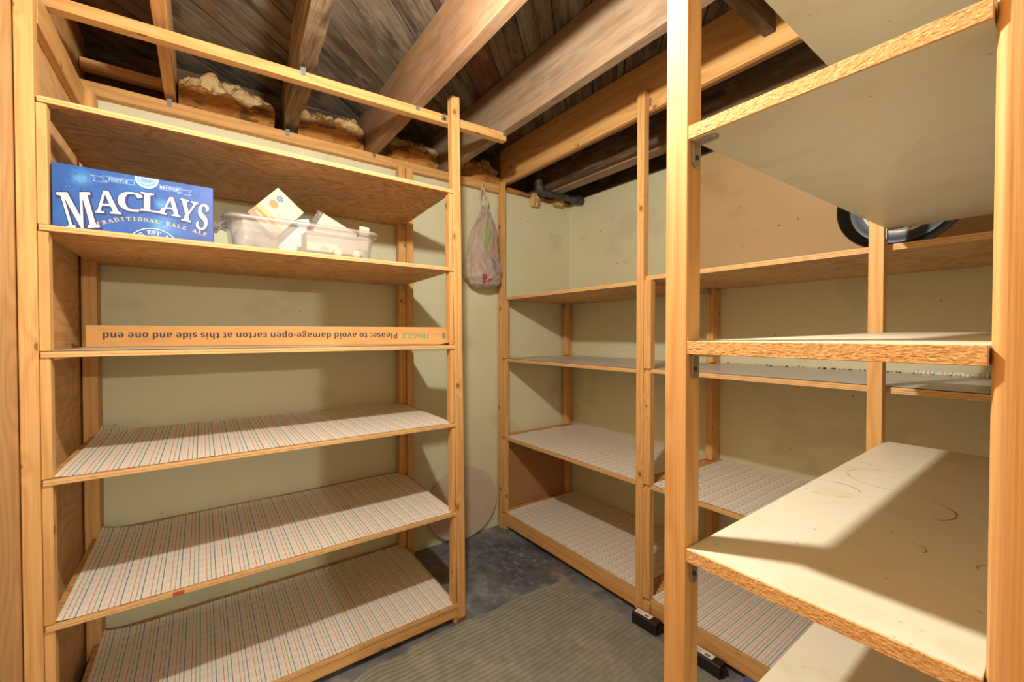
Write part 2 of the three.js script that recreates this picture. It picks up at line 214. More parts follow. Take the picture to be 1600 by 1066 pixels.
{ // diagonal boards, each clipped to the room's plan
  const dir = [0.743, -0.669], nrm = [0.669, 0.743], rect = [-0.389, 2.4, -2.6, 0.80];
  const clip = (poly, f) => { const o = []; poly.forEach((p, i) => { const q = poly[(i + 1) % poly.length], a = f(p), b = f(q); if (a >= 0) o.push(p); if ((a >= 0) !== (b >= 0)) { const t = a / (a - b); o.push([lerp(p[0], q[0], t), lerp(p[1], q[1], t)]); } }); return o; };
  const W = 0.146; let n = 0;
  for (let k = -17; k < 17; k++) {
    const s0 = -0.912 + k * W + 0.0022, s1 = s0 + W - 0.0044; let p = [[rect[0], rect[2]], [rect[1], rect[2]], [rect[1], rect[3]], [rect[0], rect[3]]];
    p = clip(p, (q) => q[0] * nrm[0] + q[1] * nrm[1] - s0); if (p.length > 2) p = clip(p, (q) => s1 - q[0] * nrm[0] - q[1] * nrm[1]); if (p.length < 3) continue;
    let area = 0; p.forEach((q, i) => { const w = p[(i + 1) % p.length]; area += q[0] * w[1] - w[0] * q[1]; }); if (Math.abs(area) < 0.01) continue;
    const cx = p.reduce((t, q) => t + q[0], 0) / p.length, cz = p.reduce((t, q) => t + q[1], 0) / p.length;
    // local frame: x along the board
    const loc = p.map(([x, z]) => [(x - cx) * dir[0] + (z - cz) * dir[1], -(x - cx) * dir[1] + (z - cz) * dir[0]]);
    const m = part('plank', slab(loc, 0.022, 0, 0.0015), k === 2 ? M.plankRed : M.plank[Math.floor(R() * 4)], ceiling, [cx, H + PLY + 0.022 + (R() - 0.5) * 0.004, cz]); m.rotation.y = Math.atan2(-dir[1], dir[0]); n++;
  }
  bb('upper_floor', [-0.5, 2.45], [1.28, 1.31], [-2.62, 0.85], M.joistDark, ceiling, 0);
  const J = (x0, x1, mat, y1 = PLY - 0.003, z0 = -2.528, z1 = 0.74, y0 = JB) => bb('joist', [x0, x1], [y0, y1], [z0, z1], mat, ceiling, 2, 0.003);
  J(-0.118, -0.080, M.pine[1]).userData.label = 'newer pale pine joist';
  { // the old hewn joist: skewed, with uneven faces
    const g = new THREE.BoxGeometry(0.062, 0.230, 3.26, 4, 6, 90).toNonIndexed(), p = g.attributes.position;
    for (let i = 0; i < p.count; i++) { const x = p.getX(i), y = p.getY(i), z = p.getZ(i); const n1 = fbm(z / 4 + 0.5, y + 0.5, 16, 3, 401, 3) - 0.5, n2 = fbm(z / 4 + 0.5, x + 0.5, 20, 3, 402, 3) - 0.5; p.setXYZ(i, x + n1 * 0.03 - z * 0.056, y + (y < 0 ? Math.max(-0.004, n2 * 0.02) : 0), z); }
    boxUV(g, 2); g.computeVertexNormals(); const m = part('joist', g, M.joistOld, ceiling, [0.281, H + JB + 0.118, -0.895]); m.userData.label = 'dark rough-hewn old joist';
  }
  J(0.740, 0.786, M.joistBrown, PLY - 0.003, -2.528, 0.74, 0.986); J(1.187, 1.232, M.joistGrey, PLY - 0.003, -2.528, 0.74, 0.986); bb('blocking', [1.234, 1.635], [1.065, 1.225], [-0.70, -0.66], M.joistDark, ceiling, 0, 0.003); J(1.637, 1.663, M.pine[2], PLY - 0.003, -2.36, 0.74, JB).userData.label = 'newer orange joist above the corner shelves'; J(1.664, 1.690, M.joistBrown, PLY - 0.003, -2.528, 0.74, JB + 0.004);
  J(1.985, 2.03, M.joistDark, PLY - 0.003, -2.528, 0.74, JB + 0.02); bb('joist_ledger', [2.03, 2.115], [JB + 0.01, JB + 0.06], [-2.3, 0.74], M.joistGrey, ceiling, 2, 0.003);
  bb('blocking', [-0.385, -0.121], [1.075, 1.115], [-2.44, -2.40], M.pine[0], ceiling, 0); bb('blocking', [-0.385, -0.121], [1.0, 1.03], [-2.528, -2.44], M.pine[0], ceiling, 0);
}

{
  const t = setting('trim_1', 'pine top rail along the back wall under the joists', 'rail', [0.6, H + 0.95, -2.36]); bb('rail', [-0.38, 1.59], [0.936, 0.986], [-2.344, -2.305], M.pine[1], t, 0, 0.002);
}
// ---------------------------------------------------------------- shelving helpers
// small zinc angle clip; arms along +x and +y
const clipGeo = (() => { const a = new RoundedBoxGeometry(0.024, 0.002, 0.018, 1, 0.0008), b = new RoundedBoxGeometry(0.002, 0.034, 0.018, 1, 0.0008); a.translate(0.012, 0.001, 0); b.translate(0.001, 0.017, 0); return mergeGeometries([a, b]); })();
function clipAt(parent, [x, y, z], rot) { return part('bracket', clipGeo, M.zinc, parent, [x, H + y, z], rot); }
{ const t = scene.getObjectByName('trim_1'); for (const x of [-0.1, 0.345, 0.765]) clipAt(t, [x, 0.962, -2.3045], [0, Math.PI / 2, 0]); }
// shelf paper laid over a shelf: grid over the plan quad, turned up along chosen edges
function linerGeo(x0, x1, z0, z1, { nx = 60, nz = 32, up = {}, seed = 1, swap = false, skew = 0 } = {}) {
  const pos = [], uv = [], idx = [];
  for (let j = 0; j <= nz; j++) for (let i = 0; i <= nx; i++) {
    const u = i / nx, v = j / nz, x = lerp(x0, x1, u) + skew * (1 - v) * u, z = lerp(z0, z1, v); let y = 0.0012 + 0.0012 * fbm(u * 0.99, v * 0.99, 9, 6, seed, 3);
    const dl = (x - x0), dr = z - z0;                                         // from the left end and from the rear edge
    if (up.left) y += up.left * Math.pow(clamp(1 - dl / 0.05), 2) * (0.35 + 0.9 * pn(v * 5, 0, 9, 9, seed + 3));
    if (up.rear) y += up.rear * Math.pow(clamp(1 - dr / 0.03), 2) * (0.2 + pn(u * 9, 0, 99, 9, seed + 5));
    if (up.corner) y += up.corner * Math.pow(clamp(1 - Math.hypot(dl, dr) / 0.13), 1.5);
    if (up.frontRight) y += up.frontRight * Math.pow(clamp(1 - Math.hypot(x1 - x, z1 - z) / 0.09), 1.5);
    pos.push(x, y, z); uv.push(...(swap ? [z, x] : [x, z]));
  }
  for (let j = 0; j < nz; j++) for (let i = 0; i < nx; i++) { const a = j * (nx + 1) + i, b = a + 1, c = a + nx + 1, d = c + 1; idx.push(a, c, b, b, c, d); }
  const g = new THREE.BufferGeometry(); g.setAttribute('position', new THREE.Float32BufferAttribute(pos, 3)); g.setAttribute('uv', new THREE.Float32BufferAttribute(uv, 2)); g.setIndex(idx); g.computeVertexNormals(); return g;
}

// ---------------------------------------------------------------- six-shelf unit on the left
{
  const g = thing('shelving_unit', 'pine and plywood shelf unit with six shelves, blue beer carton on it', 'shelves', [0.3, 0, -1.98]);
  const T = 0.016, tops = [0.634, 0.294, -0.046, -0.392, -0.789, -1.203];
  // posts
  bb('post', [-0.386, -0.350], [-1.29, 1.0], [-1.690, -1.650], M.pine[0], g, 1, 0.003);
  stick('post', [0.934, 0.0, -1.670], [0.906, H + 1.045, -1.670], 0.040, 0.040, M.pine[1], g, 0.003);
  stick('red_post_end', [0.9342, 0.0005, -1.670], [0.9338, 0.02, -1.670], 0.041, 0.041, M.redPaint, g, 0.003);
  bb('post', [-0.367, -0.3235], [-1.29, 0.935], [-2.342, -2.260], M.pine[2], g, 1, 0.002);
  bb('post', [0.930, 0.970], [-1.29, 0.935], [-2.342, -2.260], M.pine[1], g, 1, 0.002);
  // rails at the top
  stick('rail', [-0.36, H + 0.966, -1.806], [1.212, H + 0.966, -1.712], 0.038, 0.038, M.pine[0], g, 0.002);
  bb('rail', [-0.3725, -0.350], [0.845, 0.935], [-2.300, -1.694], M.pine[2], g, 2, 0.002);
  bb('side_panel', [-0.3855, -0.3735], [-1.27, 0.94], [-2.342, -1.692], M.panel, g, 2, 0.001);
  for (const [x, z] of [[0.315, -1.766], [0.760, -1.739], [1.20, -1.7125]]) clipAt(g, [x, 0.967, z + 0.0195], [0, Math.PI / 2 - 0.07, 0]);
  clipAt(g, [0.868, 0.964, -1.7105], [Math.PI / 2, 0, 0]);
  // shelves with their edges, papers and the upright spacers between them
  const drop = [0.93, ...tops];
  tops.forEach((y, i) => {
    const pc = lerp(0.906, 0.934, (1.045 - y) / 2.335), xr = pc - 0.0205, poly = [[-0.3465, -1.652], [xr, -1.652], [xr, -1.69], [0.928, -2.27], [0.928, -2.343], [-0.323, -2.343], [-0.323, -2.30], [-0.3465, -2.30]];
    const s = part('shelf', slab(poly, T, 0), M.ply[i % 3], g, [0, H + y, 0]);
    part('front_edge', boxUV(new RoundedBoxGeometry(xr + 0.346, T, 0.003, 1, 0.0008), 0, [R(), 0.008]), M.plyEdge, s, [(xr - 0.346) / 2, H + y - T / 2, -1.6505]);
    if (i >= 2) part('shelf_paper', linerGeo(-0.328, xr - 0.006, -2.298, -1.657, { up: i === 2 ? { frontRight: 0.014 } : { left: 0.004, rear: 0.008, corner: 0.018 }, seed: 20 + i, skew: 0.922 - xr }), i === 2 ? M.linerPlain : M.liner, s, [0, H + y, 0]);
    const lo = i < 5 ? tops[i + 1] : -1.29, hi = y - T;
    bb('spacer', [-0.3495, -0.3285], [lo + (i < 5 ? 0.001 : 0), hi], [-1.690, -1.655], M.pine[(i + 1) % 3], g, 1, 0.002);
    bb('spacer', [xr - 0.0165, xr + 0.0015], [lo + (i < 5 ? 0.001 : 0), hi], [-1.690, -1.655], M.pine[i % 3], g, 1, 0.002);
    bb('spacer', [0.889, 0.928], [lo + (i < 5 ? 0.004 : 0), hi], [-2.312, -2.272], M.pine[2], g, 1, 0.002);
    if (i < 5) { clipAt(g, [-0.3225, hi, -2.315], [Math.PI, 0, 0]); clipAt(g, [0.912, hi, -2.270], [Math.PI, -Math.PI / 2, 0]); }
  });
  bb('spacer', [0.889, 0.928], [0.636, 0.935], [-2.312, -2.272], M.pine[2], g, 1, 0.002);
  { const tape = bb('red_mark', [-0.078, -0.050], [-0.8035, -0.7915], [-1.6495, -1.6482], M.redPaint, g, 0, 0.0004); tape.userData.label = 'red mark on the shelf edge'; }
  bb('bottom_rail', [-0.347, 0.912], [-1.262, -1.219], [-1.690, -1.6515], M.pine[2], g, 0, 0.002);
  bb('bottom_rail', [-0.326, 0.90], [-1.262, -1.219], [-2.30, -2.268], M.pine[0], g, 0, 0.002);
}

// ---------------------------------------------------------------- corner unit along the right wall
{
  const g = thing('shelving_unit', 'pine shelf unit standing along the right wall in the far corner', 'shelves', [1.93, 0, -1.15]);
  const X0 = 1.612, X1 = 2.256, T = 0.018;
  bb('post', [1.597, 1.635], [-1.29, 1.008], [-2.332, -2.294], M.pine[1], g, 1, 0.003);
  bb('post', [1.597, 1.635], [-1.29, 1.09], [-1.2175, -1.1800], M.pine[0], g, 1, 0.003);
  bb('post', [1.597, 1.635], [-1.29, 1.008], [0.055, 0.093], M.pine[2], g, 1, 0.003);
  for (const z of [-2.342, -1.21, 0.05]) bb('post', [2.220, 2.258], [-1.29, 0.24], [z, z + 0.038], M.pine[0], g, 1, 0.002);
  clipAt(g, [1.634, 1.03, -1.178], [0, 0, 0]);
  const bays = [{ z: [-2.292, -1.219], t: [0.246, -0.158, -0.676, -1.179] }, { z: [-1.178, 0.052], t: [0.262, -0.153, -0.674, -1.187] }];
  bays.forEach((b, k) => b.t.forEach((y, i) => {
    const [z0, z1] = b.z, s = part('shelf', slab(k ? [[X0, z0], [1.637, z0], [1.637, -1.1985], [2.260, -1.1985], [2.260, z1], [X0, z1]] : [[X0, z0], [1.64, z0], [1.64, -2.343], [2.260, -2.343], [2.260, -1.1992], [1.637, -1.1992], [1.637, z1], [X0, z1]], T, 2), i === 0 ? M.ply[k] : M.ply[(i + k) % 3], g, [0, H + y, 0]);
    const e = part('front_edge', boxUV(new RoundedBoxGeometry(0.003, T, z1 - z0 - 0.001, 1, 0.0008), 2, [R(), 0.009]), M.plyEdge, s, [X0 + 0.0005, H + y - T / 2, (z0 + z1) / 2]);
    if (i) part('shelf_paper', linerGeo(X0 + 0.006, X1 - 0.004, z0 + 0.036, z1 - 0.004, { nx: 34, nz: 60, up: i === 1 ? {} : { rear: 0.008 }, seed: 60 + i + 7 * k, swap: true }), i === 1 ? M.linerGrey : M.liner, s, [0, H + y, 0]);
    const lo = i < 3 ? b.t[i + 1] + 0.001 : -1.29, zs = k ? [-1.1795, -1.1435] : [-2.2935, -2.259];
    bb('spacer', [1.600, 1.634], [lo, y - T], zs, M.pine[(i + k) % 3], g, 1, 0.002);
    bb('spacer', [2.182, 2.218], [lo + 0.003, y - T], k ? [-1.21, -1.172] : [-2.326, -2.288], M.pine[1], g, 1, 0.002);
    if (i < 3) clipAt(g, [2.180, y - T, k ? -1.19 : -2.31], [Math.PI, Math.PI, 0]);
  }));
  bb('bottom_rail', [1.6115, 1.65], [-1.262, -1.1975], [-2.258, -1.2185], M.pine[0], g, 2, 0.002); bb('bottom_rail', [1.6115, 1.65], [-1.262, -1.2055], [-1.142, 0.053], M.pine[1], g, 2, 0.002);
  { const pts = [], uvs = [], ix = [], N = 40; for (let i = 0; i <= N; i++) for (let k = 0; k < 2; k++) { const z = lerp(-0.40, 0.03, i / N), n = pn(i * 0.5, 1, 99, 9, 5); pts.push(2.20 + 0.02 * n + k * 0.012, 0.003 + k * (0.008 + 0.010 * n), z); uvs.push(z, k * 0.03); } for (let i = 0; i < N; i++) ix.push(2 * i, 2 * i + 2, 2 * i + 1, 2 * i + 1, 2 * i + 2, 2 * i + 3); const q = new THREE.BufferGeometry(); q.setAttribute('position', new THREE.Float32BufferAttribute(pts, 3)); q.setAttribute('uv', new THREE.Float32BufferAttribute(uvs, 2)); q.setIndex(ix); q.computeVertexNormals(); part('torn_paper', q, M.liner, g, [0, H - 0.153, 0]).userData.label = 'curled checked paper strip along the rear'; }
  const hb = bb('end_panel', [1.636, 2.18], [-1.177, -0.696], [-2.312, -2.306], M.hardboard, g, 0, 0.001); hb.userData.label = 'brown hardboard end panel';
}

// ---------------------------------------------------------------- near unit with white particleboard shelves
{
  const g = thing('shelving_unit', 'near shelf unit of pine posts with thick white particleboard shelves', 'shelves', [1.1, 0, -0.2]);
  const X0 = 0.570, X1 = 1.607, Z0 = -0.345, Z1 = -0.052, T = 0.019;
  bb('post', [X0, X0 + 0.036], [-1.29, 1.17], [Z0 - 0.036, Z0 - 0.0005], M.pine[1], g, 1, 0.002);
  bb('post', [X0 + 0.003, X0 + 0.041], [-1.29, 1.17], [Z1 + 0.0005, Z1 + 0.040], M.pine[2], g, 1, 0.009);
  bb('post', [X1 - 0.037, X1 - 0.001], [-1.29, 1.17], [Z0 - 0.036, Z0 - 0.0005], M.pine[0], g, 1, 0.002);
  bb('post', [X1 - 0.037, X1 - 0.001], [-1.29, 1.17], [Z1 + 0.0005, Z1 + 0.037], M.pine[1], g, 1, 0.002);
  // angle bracket with rounded ends and screw, one arm under the shelf and one on the post
  const stad = (L, w) => { const s = new THREE.Shape(); s.moveTo(0, -w / 2); s.lineTo(L - w / 2, -w / 2); s.absarc(L - w / 2, 0, w / 2, -Math.PI / 2, Math.PI / 2, false); s.lineTo(0, w / 2); s.closePath(); const h = new THREE.Path(); h.absarc(L * 0.62, 0, w * 0.16, 0, Math.PI * 2, true); s.holes.push(h); const e = new THREE.ExtrudeGeometry(s, { depth: 0.0022, bevelEnabled: true, bevelSize: 0.0005, bevelThickness: 0.0005, bevelSegments: 1, curveSegments: 14 }); return e; };
  const down = stad(0.036, 0.016); down.rotateZ(-Math.PI / 2);               // in the xy plane, towards -y, thickness +z
  const under = stad(0.034, 0.016); under.rotateZ(Math.PI / 2); under.rotateX(Math.PI / 2); under.translate(0, 0, 0.0);
  const angle = mergeGeometries([down, under]);
  const lev = [[0.609, 0.0], [0.301, 0.022], [-0.0096, 0.016], [-0.314, 0.003], [-0.628, 0.0], [-1.17, 0]];
  lev.forEach(([y, tilt], i) => {
    const L = X1 - X0, a = Math.atan2(tilt, L), mat = i === 3 ? M.melamineStained : M.melamine;
    const s = part('shelf', boxUV(new RoundedBoxGeometry(L - 0.004, T, Z1 - Z0 - 0.001, 1, 0.0008), 0, [L / 2, 0.15]), mat, g, [(X0 + X1) / 2, H + y - T / 2 + tilt / 2, (Z0 + Z1) / 2], [0, 0, a]);
    const e = part('raw_edge', boxUV(new RoundedBoxGeometry(0.004, T, Z1 - Z0 - 0.001, 1, 0.0008), 2, [R(), 0.011]), M.chip, s); e.position.set(-L / 2 + 0.001, 0, 0);
    const e2 = part('raw_edge', boxUV(new RoundedBoxGeometry(0.004, T, Z1 - Z0 - 0.001, 1, 0.0008), 2, [R(), 0.011]), M.chip, s); e2.position.set(L / 2 - 0.001, 0, 0);
    for (const x of [X0 + 0.018, X1 - 0.02]) {
      const yb = y - T + tilt * (x - X0) / L, b = part('angle_bracket', angle, M.steel, g, [x, H + yb - 0.0005, Z0 + 0.0003]);
      part('screw', new THREE.CylinderGeometry(0.0036, 0.0036, 0.002, 12), M.screw, b, [x, H + yb - 0.0228, Z0 + 0.0034], [Math.PI / 2, 0, 0]);
    }
  });
}

// ---------------------------------------------------------------- insulation in the joist bays, pipe
function lump(w, h, d, seed, amp, nx = 46, ny = 14, nz = 10) {
  const g = new THREE.BoxGeometry(w, h, d, nx, ny, nz), p = g.attributes.position, q = new THREE.Vector3();
  for (let i = 0; i < p.count; i++) {
    q.fromBufferAttribute(p, i); const u = q.x / w + 0.5, v = q.y / h + 0.5, t = q.z / d + 0.5;
    const n = fbm(u * 0.99, v * 0.99, 5, 3, seed, 4) - 0.5, m = fbm(u * 0.99, t * 0.99, 6, 3, seed + 7, 4) - 0.5, e = 1 - 0.55 * Math.pow(Math.abs(2 * v - 1), 3);
    p.setXYZ(i, q.x, q.y + (v > 0.5 ? (m - 0.12 * Math.abs(2 * u - 1)) * amp * 1.5 * (v - 0.2) : 0), q.z * e + (t > 0.4 ? n * amp * t : 0));
  }
  const ng = g.toNonIndexed(); ng.deleteAttribute('normal'); boxUV(ng, 0); const mg = mergeVertices(ng, 1e-5); mg.computeVertexNormals(); return mg;
}
[[-0.075, 0.300, 0.125, 'between the pale new joist and the old hewn joist'], [0.395, 0.736, 0.125, 'between the old hewn joist and the brown joist'], [0.79, 1.182, 0.115, 'between the brown and the grey joist'], [1.236, 1.634, 0.115, 'above the hanging plastic bag']].forEach(([x0, x1, h, where], i) => {
  const g = thing('insulation_batt', 'orange and cream fibreglass batt stuffed ' + where, 'insulation', [(x0 + x1) / 2, H + 1.0, -2.44], 'insulation batts along the wall top');
  part('paper_facing', lump(x1 - x0 - 0.006, h * 1.0, 0.12, 500 + i * 13, 0.09), M.facing, g, [(x0 + x1) / 2, H + 0.998 + h * 0.5, -2.425]);
  part('fibre', lump(x1 - x0 - 0.012, h * 0.75, 0.11, 540 + i * 13, 0.10), M.fibre, g, [(x0 + x1) / 2, H + 1.0 + h * 0.98, -2.45]);
});
{
  const g = thing('insulation_scrap', 'dark torn insulation scraps above the far corner', 'insulation', [1.95, H + 0.99, -2.42]);
  part('paper_facing', lump(0.58, 0.03, 0.022, 611, 0.02), M.facing, g, [1.96, H + 0.976, -2.328]); part('fibre', lump(0.07, 0.05, 0.05, 617, 0.03, 14, 8, 8), M.fibre, g, [2.11, H + 0.962, -2.30]); part('fibre', lump(0.05, 0.09, 0.05, 619, 0.03, 14, 8, 8), M.fibre, g, [1.90, H + 0.945, -2.315]);
}
{
  const g = thing('black_pipe', 'black iron pipe bending under the joist in the far corner', 'pipe', [1.84, H + 0.96, -2.20]);
  const run = (pts, r) => new THREE.TubeGeometry(new THREE.CatmullRomCurve3(pts.map(([x, y, z]) => new THREE.Vector3(x, H + y, z)), false, 'catmullrom', 0.2), 40, r, 16);
  part('pipe', run([[1.838, 1.19, -2.20], [1.838, 1.06, -2.20], [1.842, 1.0, -2.20], [1.862, 0.972, -2.20], [1.90, 0.966, -2.20], [2.05, 0.968, -2.20], [2.232, 0.976, -2.20]], 0.021), M.pipe, g);
  part('elbow', run([[1.838, 1.035, -2.20], [1.842, 1.0, -2.20], [1.862, 0.972, -2.20], [1.905, 0.966, -2.20]], 0.028), M.pipe, g);
  part('coupling', new THREE.CylinderGeometry(0.03, 0.03, 0.05, 20), M.pipe, g, [2.222, H + 0.976, -2.20], [0, 0, Math.PI / 2 - 0.04]);
}

// ---------------------------------------------------------------- ribbed rubber mat
{
  const X0 = 0.12, X1 = 1.545, Z0 = -1.632, Z1 = -0.42, per = 0.0225, nz = Math.round((Z1 - Z0) / per * 8), nx = 60, pos = [], uv = [], idx = [];
  for (let j = 0; j <= nz; j++) for (let i = 0; i <= nx; i++) {
    const u = i / nx, v = j / nz; let x = lerp(X0, X1, u), z = lerp(Z0, Z1, v);
    const e = fbm(u * 0.99, 0.3, 14, 4, 701, 3) - 0.5; z += (1 - smooth(0, 0.12, v)) * (e * 0.05 + 0.10 * smooth(0.30, 0.18, u) * 0.5); x += smooth(0.9, 1, u) * (fbm(v * 0.99, 0.6, 12, 4, 702, 3) - 0.5) * 0.05;
    const edge = Math.min(i, nx - i, j, nz - j) === 0, worn = 0.45 + 0.55 * fbm(u * 0.99, v * 0.99, 6, 6, 705, 3);
    const y = edge ? 0.0002 : 0.005 + 0.0028 * worn * Math.sin(2 * Math.PI * (lerp(Z0, Z1, v) + 0.004 * Math.sin(x * 5)) / per); pos.push(x, y, z); uv.push(x, z);
  }
  for (let j = 0; j < nz; j++) for (let i = 0; i < nx; i++) { const a = j * (nx + 1) + i, b = a + 1, c = a + nx + 1, d = c + 1; idx.push(a, c, b, b, c, d); }
  const g = new THREE.BufferGeometry(); g.setAttribute('position', new THREE.Float32BufferAttribute(pos, 3)); g.setAttribute('uv', new THREE.Float32BufferAttribute(uv, 2)); g.setIndex(idx); g.computeVertexNormals();
  const m = part('rubber_mat', g, M.mat, scene); m.userData = { label: 'worn olive grey ribbed rubber mat on the concrete floor', category: 'mat' };
}

// ---------------------------------------------------------------- beer carton
{
  const w = 0.360, h = 0.176, d = 0.27, x0 = -0.325, z1 = -1.668, y0 = H + 0.2945;
  const g = thing('beer_carton', 'blue printed pale ale carton on the second shelf', 'carton', [x0 + w / 2, y0, z1 - d / 2]);
  const front = canvasTex(1440, 704, (c, W, Hh) => {
    const r = rng(15); let gr = c.createLinearGradient(0, 0, W, Hh); gr.addColorStop(0, '#114f9e'); gr.addColorStop(0.5, '#1450a8'); gr.addColorStop(1, '#123a92'); c.fillStyle = gr; c.fillRect(0, 0, W, Hh);
    for (let i = 0; i < 60; i++) { c.fillStyle = `rgba(${20 + r() * 40},${90 + r() * 70},${190 + r() * 50},0.10)`; c.beginPath(); c.ellipse(r() * W, r() * Hh, 60 + r() * 160, 30 + r() * 90, r() * 3, 0, 7); c.fill(); }
    const glow = (x, y, rad) => { for (let i = 0; i < 26; i++) { c.fillStyle = 'rgba(130,195,240,0.05)'; c.beginPath(); c.ellipse(x + (r() - 0.5) * rad, y + (r() - 0.5) * rad, rad * (0.3 + r() * 0.5), rad * (0.2 + r() * 0.4), r() * 3, 0, 7); c.fill(); } };
    glow(960, 560, 190); glow(240, 130, 110);
    const drops = (n, x, y, sx, sy) => { for (let i = 0; i < n; i++) { const a = x + (r() - 0.5) * sx, b = y + (r() - 0.5) * sy, q = 4 + r() * r() * 16; c.fillStyle = 'rgba(12,50,125,0.75)'; c.beginPath(); c.ellipse(a, b, q, q * 0.8, r(), 0, 7); c.fill(); c.fillStyle = 'rgba(150,205,245,0.6)'; c.beginPath(); c.ellipse(a - q * 0.2, b + q * 0.25, q * 0.5, q * 0.3, 0.3, 0, 7); c.fill(); } };
    drops(46, 1080, 560, 420, 260); drops(26, 200, 170, 320, 280); drops(30, 700, 350, 1300, 640);
    // lettering on an arch
    const arch = (text, cx, cy, rad, font, size, fill, spread, grow = 0, stroke) => { c.textAlign = 'center'; c.textBaseline = 'alphabetic'; const n = text.length; [...text].forEach((ch, i) => { const t = n > 1 ? i / (n - 1) * 2 - 1 : 0, a = t * spread; c.save(); c.translate(cx + rad * Math.sin(a), cy - rad * Math.cos(a)); c.rotate(a * 0.85); const k = 1 + grow * Math.abs(t) ** 3; c.scale(1.08, k); c.font = `bold ${size}px ${font}`; if (stroke) { c.lineWidth = 16; c.strokeStyle = stroke; c.strokeText(ch, 4, 6); } c.fillStyle = fill; c.fillText(ch, 0, 0); c.restore(); }); };
    c.strokeStyle = 'rgba(190,220,245,0.85)'; c.lineWidth = 4; // ribbon with the round seal
    c.strokeRect(405, 62, 270, 52); c.strokeRect(905, 62, 220, 52); c.beginPath(); c.moveTo(405, 80); c.lineTo(305, 72); c.lineTo(345, 105); c.lineTo(325, 138); c.lineTo(440, 132); c.lineTo(440, 114); c.stroke(); c.beginPath(); c.moveTo(1125, 80); c.lineTo(1225, 72); c.lineTo(1190, 105); c.lineTo(1215, 138); c.lineTo(1090, 132); c.lineTo(1090, 114); c.stroke();
    c.font = 'bold 40px serif'; c.fillStyle = 'rgba(200,225,245,0.9)'; c.textAlign = 'center'; c.fillText('THISTLE', 535, 102); c.fillText('BREWERY', 1012, 102);
    c.fillStyle = '#8fb9e6'; c.beginPath(); c.arc(790, 20, 105, 0, 7); c.fill(); c.strokeStyle = '#e6eef5'; c.lineWidth = 8; c.stroke(); c.strokeStyle = 'rgba(30,80,170,0.8)'; c.lineWidth = 5; c.beginPath(); c.arc(790, 20, 78, 0, 7); c.stroke(); for (let i = 0; i < 9; i++) { c.beginPath(); c.moveTo(735 + i * 13, 20); c.lineTo(750 + i * 11, 62); c.stroke(); }
    const glyph = (ch, u, w, v0, v1, rot, fill, edge) => { c.save(); c.translate(u * W, (v0 + v1) / 2 * Hh); c.rotate(rot); c.font = 'bold 300px serif'; c.textAlign = 'center'; c.textBaseline = 'alphabetic'; const m = c.measureText(ch), gh = m.actualBoundingBoxAscent + m.actualBoundingBoxDescent, gw = m.actualBoundingBoxLeft + m.actualBoundingBoxRight, mx = (m.actualBoundingBoxRight - m.actualBoundingBoxLeft) / 2; c.scale(w * W / gw, (v1 - v0) * Hh / gh); const dy = (m.actualBoundingBoxAscent - m.actualBoundingBoxDescent) / 2; c.lineWidth = 26; c.strokeStyle = edge; c.strokeText(ch, -mx + 5, dy + 8); c.fillStyle = fill; c.fillText(ch, -mx, dy); c.restore(); };
    for (const [ch, u, w, v0, v1, rot] of [['M', 0.140, 0.195, 0.42, 0.99, -0.20], ['A', 0.305, 0.160, 0.325, 0.70, -0.08], ['C', 0.445, 0.160, 0.285, 0.62, -0.03], ['L', 0.580, 0.155, 0.26, 0.58, 0.02], ['A', 0.705, 0.145, 0.27, 0.60, 0.07], ['Y', 0.820, 0.125, 0.28, 0.67, 0.14], ['S', 0.925, 0.085, 0.30, 0.80, 0.12]]) glyph(ch, u, w, v0, v1, rot, '#f2ede2', 'rgba(10,30,95,0.75)');
    glow(930, 300, 80); drops(4, 930, 290, 60, 60);
    [...'TRADITIONAL PALE ALE'].forEach((ch, i, l) => { const u = lerp(0.25, 0.94, i / (l.length - 1)), v = 0.735 + (u < 0.52 ? 2.2 : 0.75) * (u - 0.52) ** 2, sl = (u < 0.52 ? 4.4 : 1.5) * (u - 0.52) * Hh / W; c.save(); c.translate(u * W, v * Hh); c.rotate(Math.atan(sl)); c.font = 'bold 60px serif'; c.textAlign = 'center'; c.fillStyle = '#d9bd6a'; c.fillText(ch, 0, 20); c.restore(); });
    c.strokeStyle = '#dfe8f2'; c.lineWidth = 9; c.beginPath(); c.arc(850, 850, 240, 0, 7); c.stroke(); c.lineWidth = 5; c.beginPath(); c.arc(850, 850, 150, 0, 7); c.stroke(); arch('AG EST 18', 850, 850, 170, 'serif', 60, '#eef2f4', 0.9);
    for (let i = 0; i < 130; i++) { c.strokeStyle = `rgba(10,40,110,${0.04 + r() * 0.05})`; c.lineWidth = 2; const x = i * 11 + r() * 4; c.beginPath(); c.moveTo(x, 0); c.lineTo(x, Hh); c.stroke(); }
  });
  const blue = std({ color: 0x1a56b0, roughness: 0.45 });
  part('box_body', new RoundedBoxGeometry(w, h, d, 2, 0.004), blue, g, [x0 + w / 2, y0 + h / 2, z1 - d / 2]);
  const f = part('printed_front', new THREE.PlaneGeometry(w - 0.004, h - 0.004), std({ map: front, roughness: 0.4 }), g, [x0 + w / 2, y0 + h / 2, z1 + 0.0006]); f.userData.label = 'printed front panel';
}

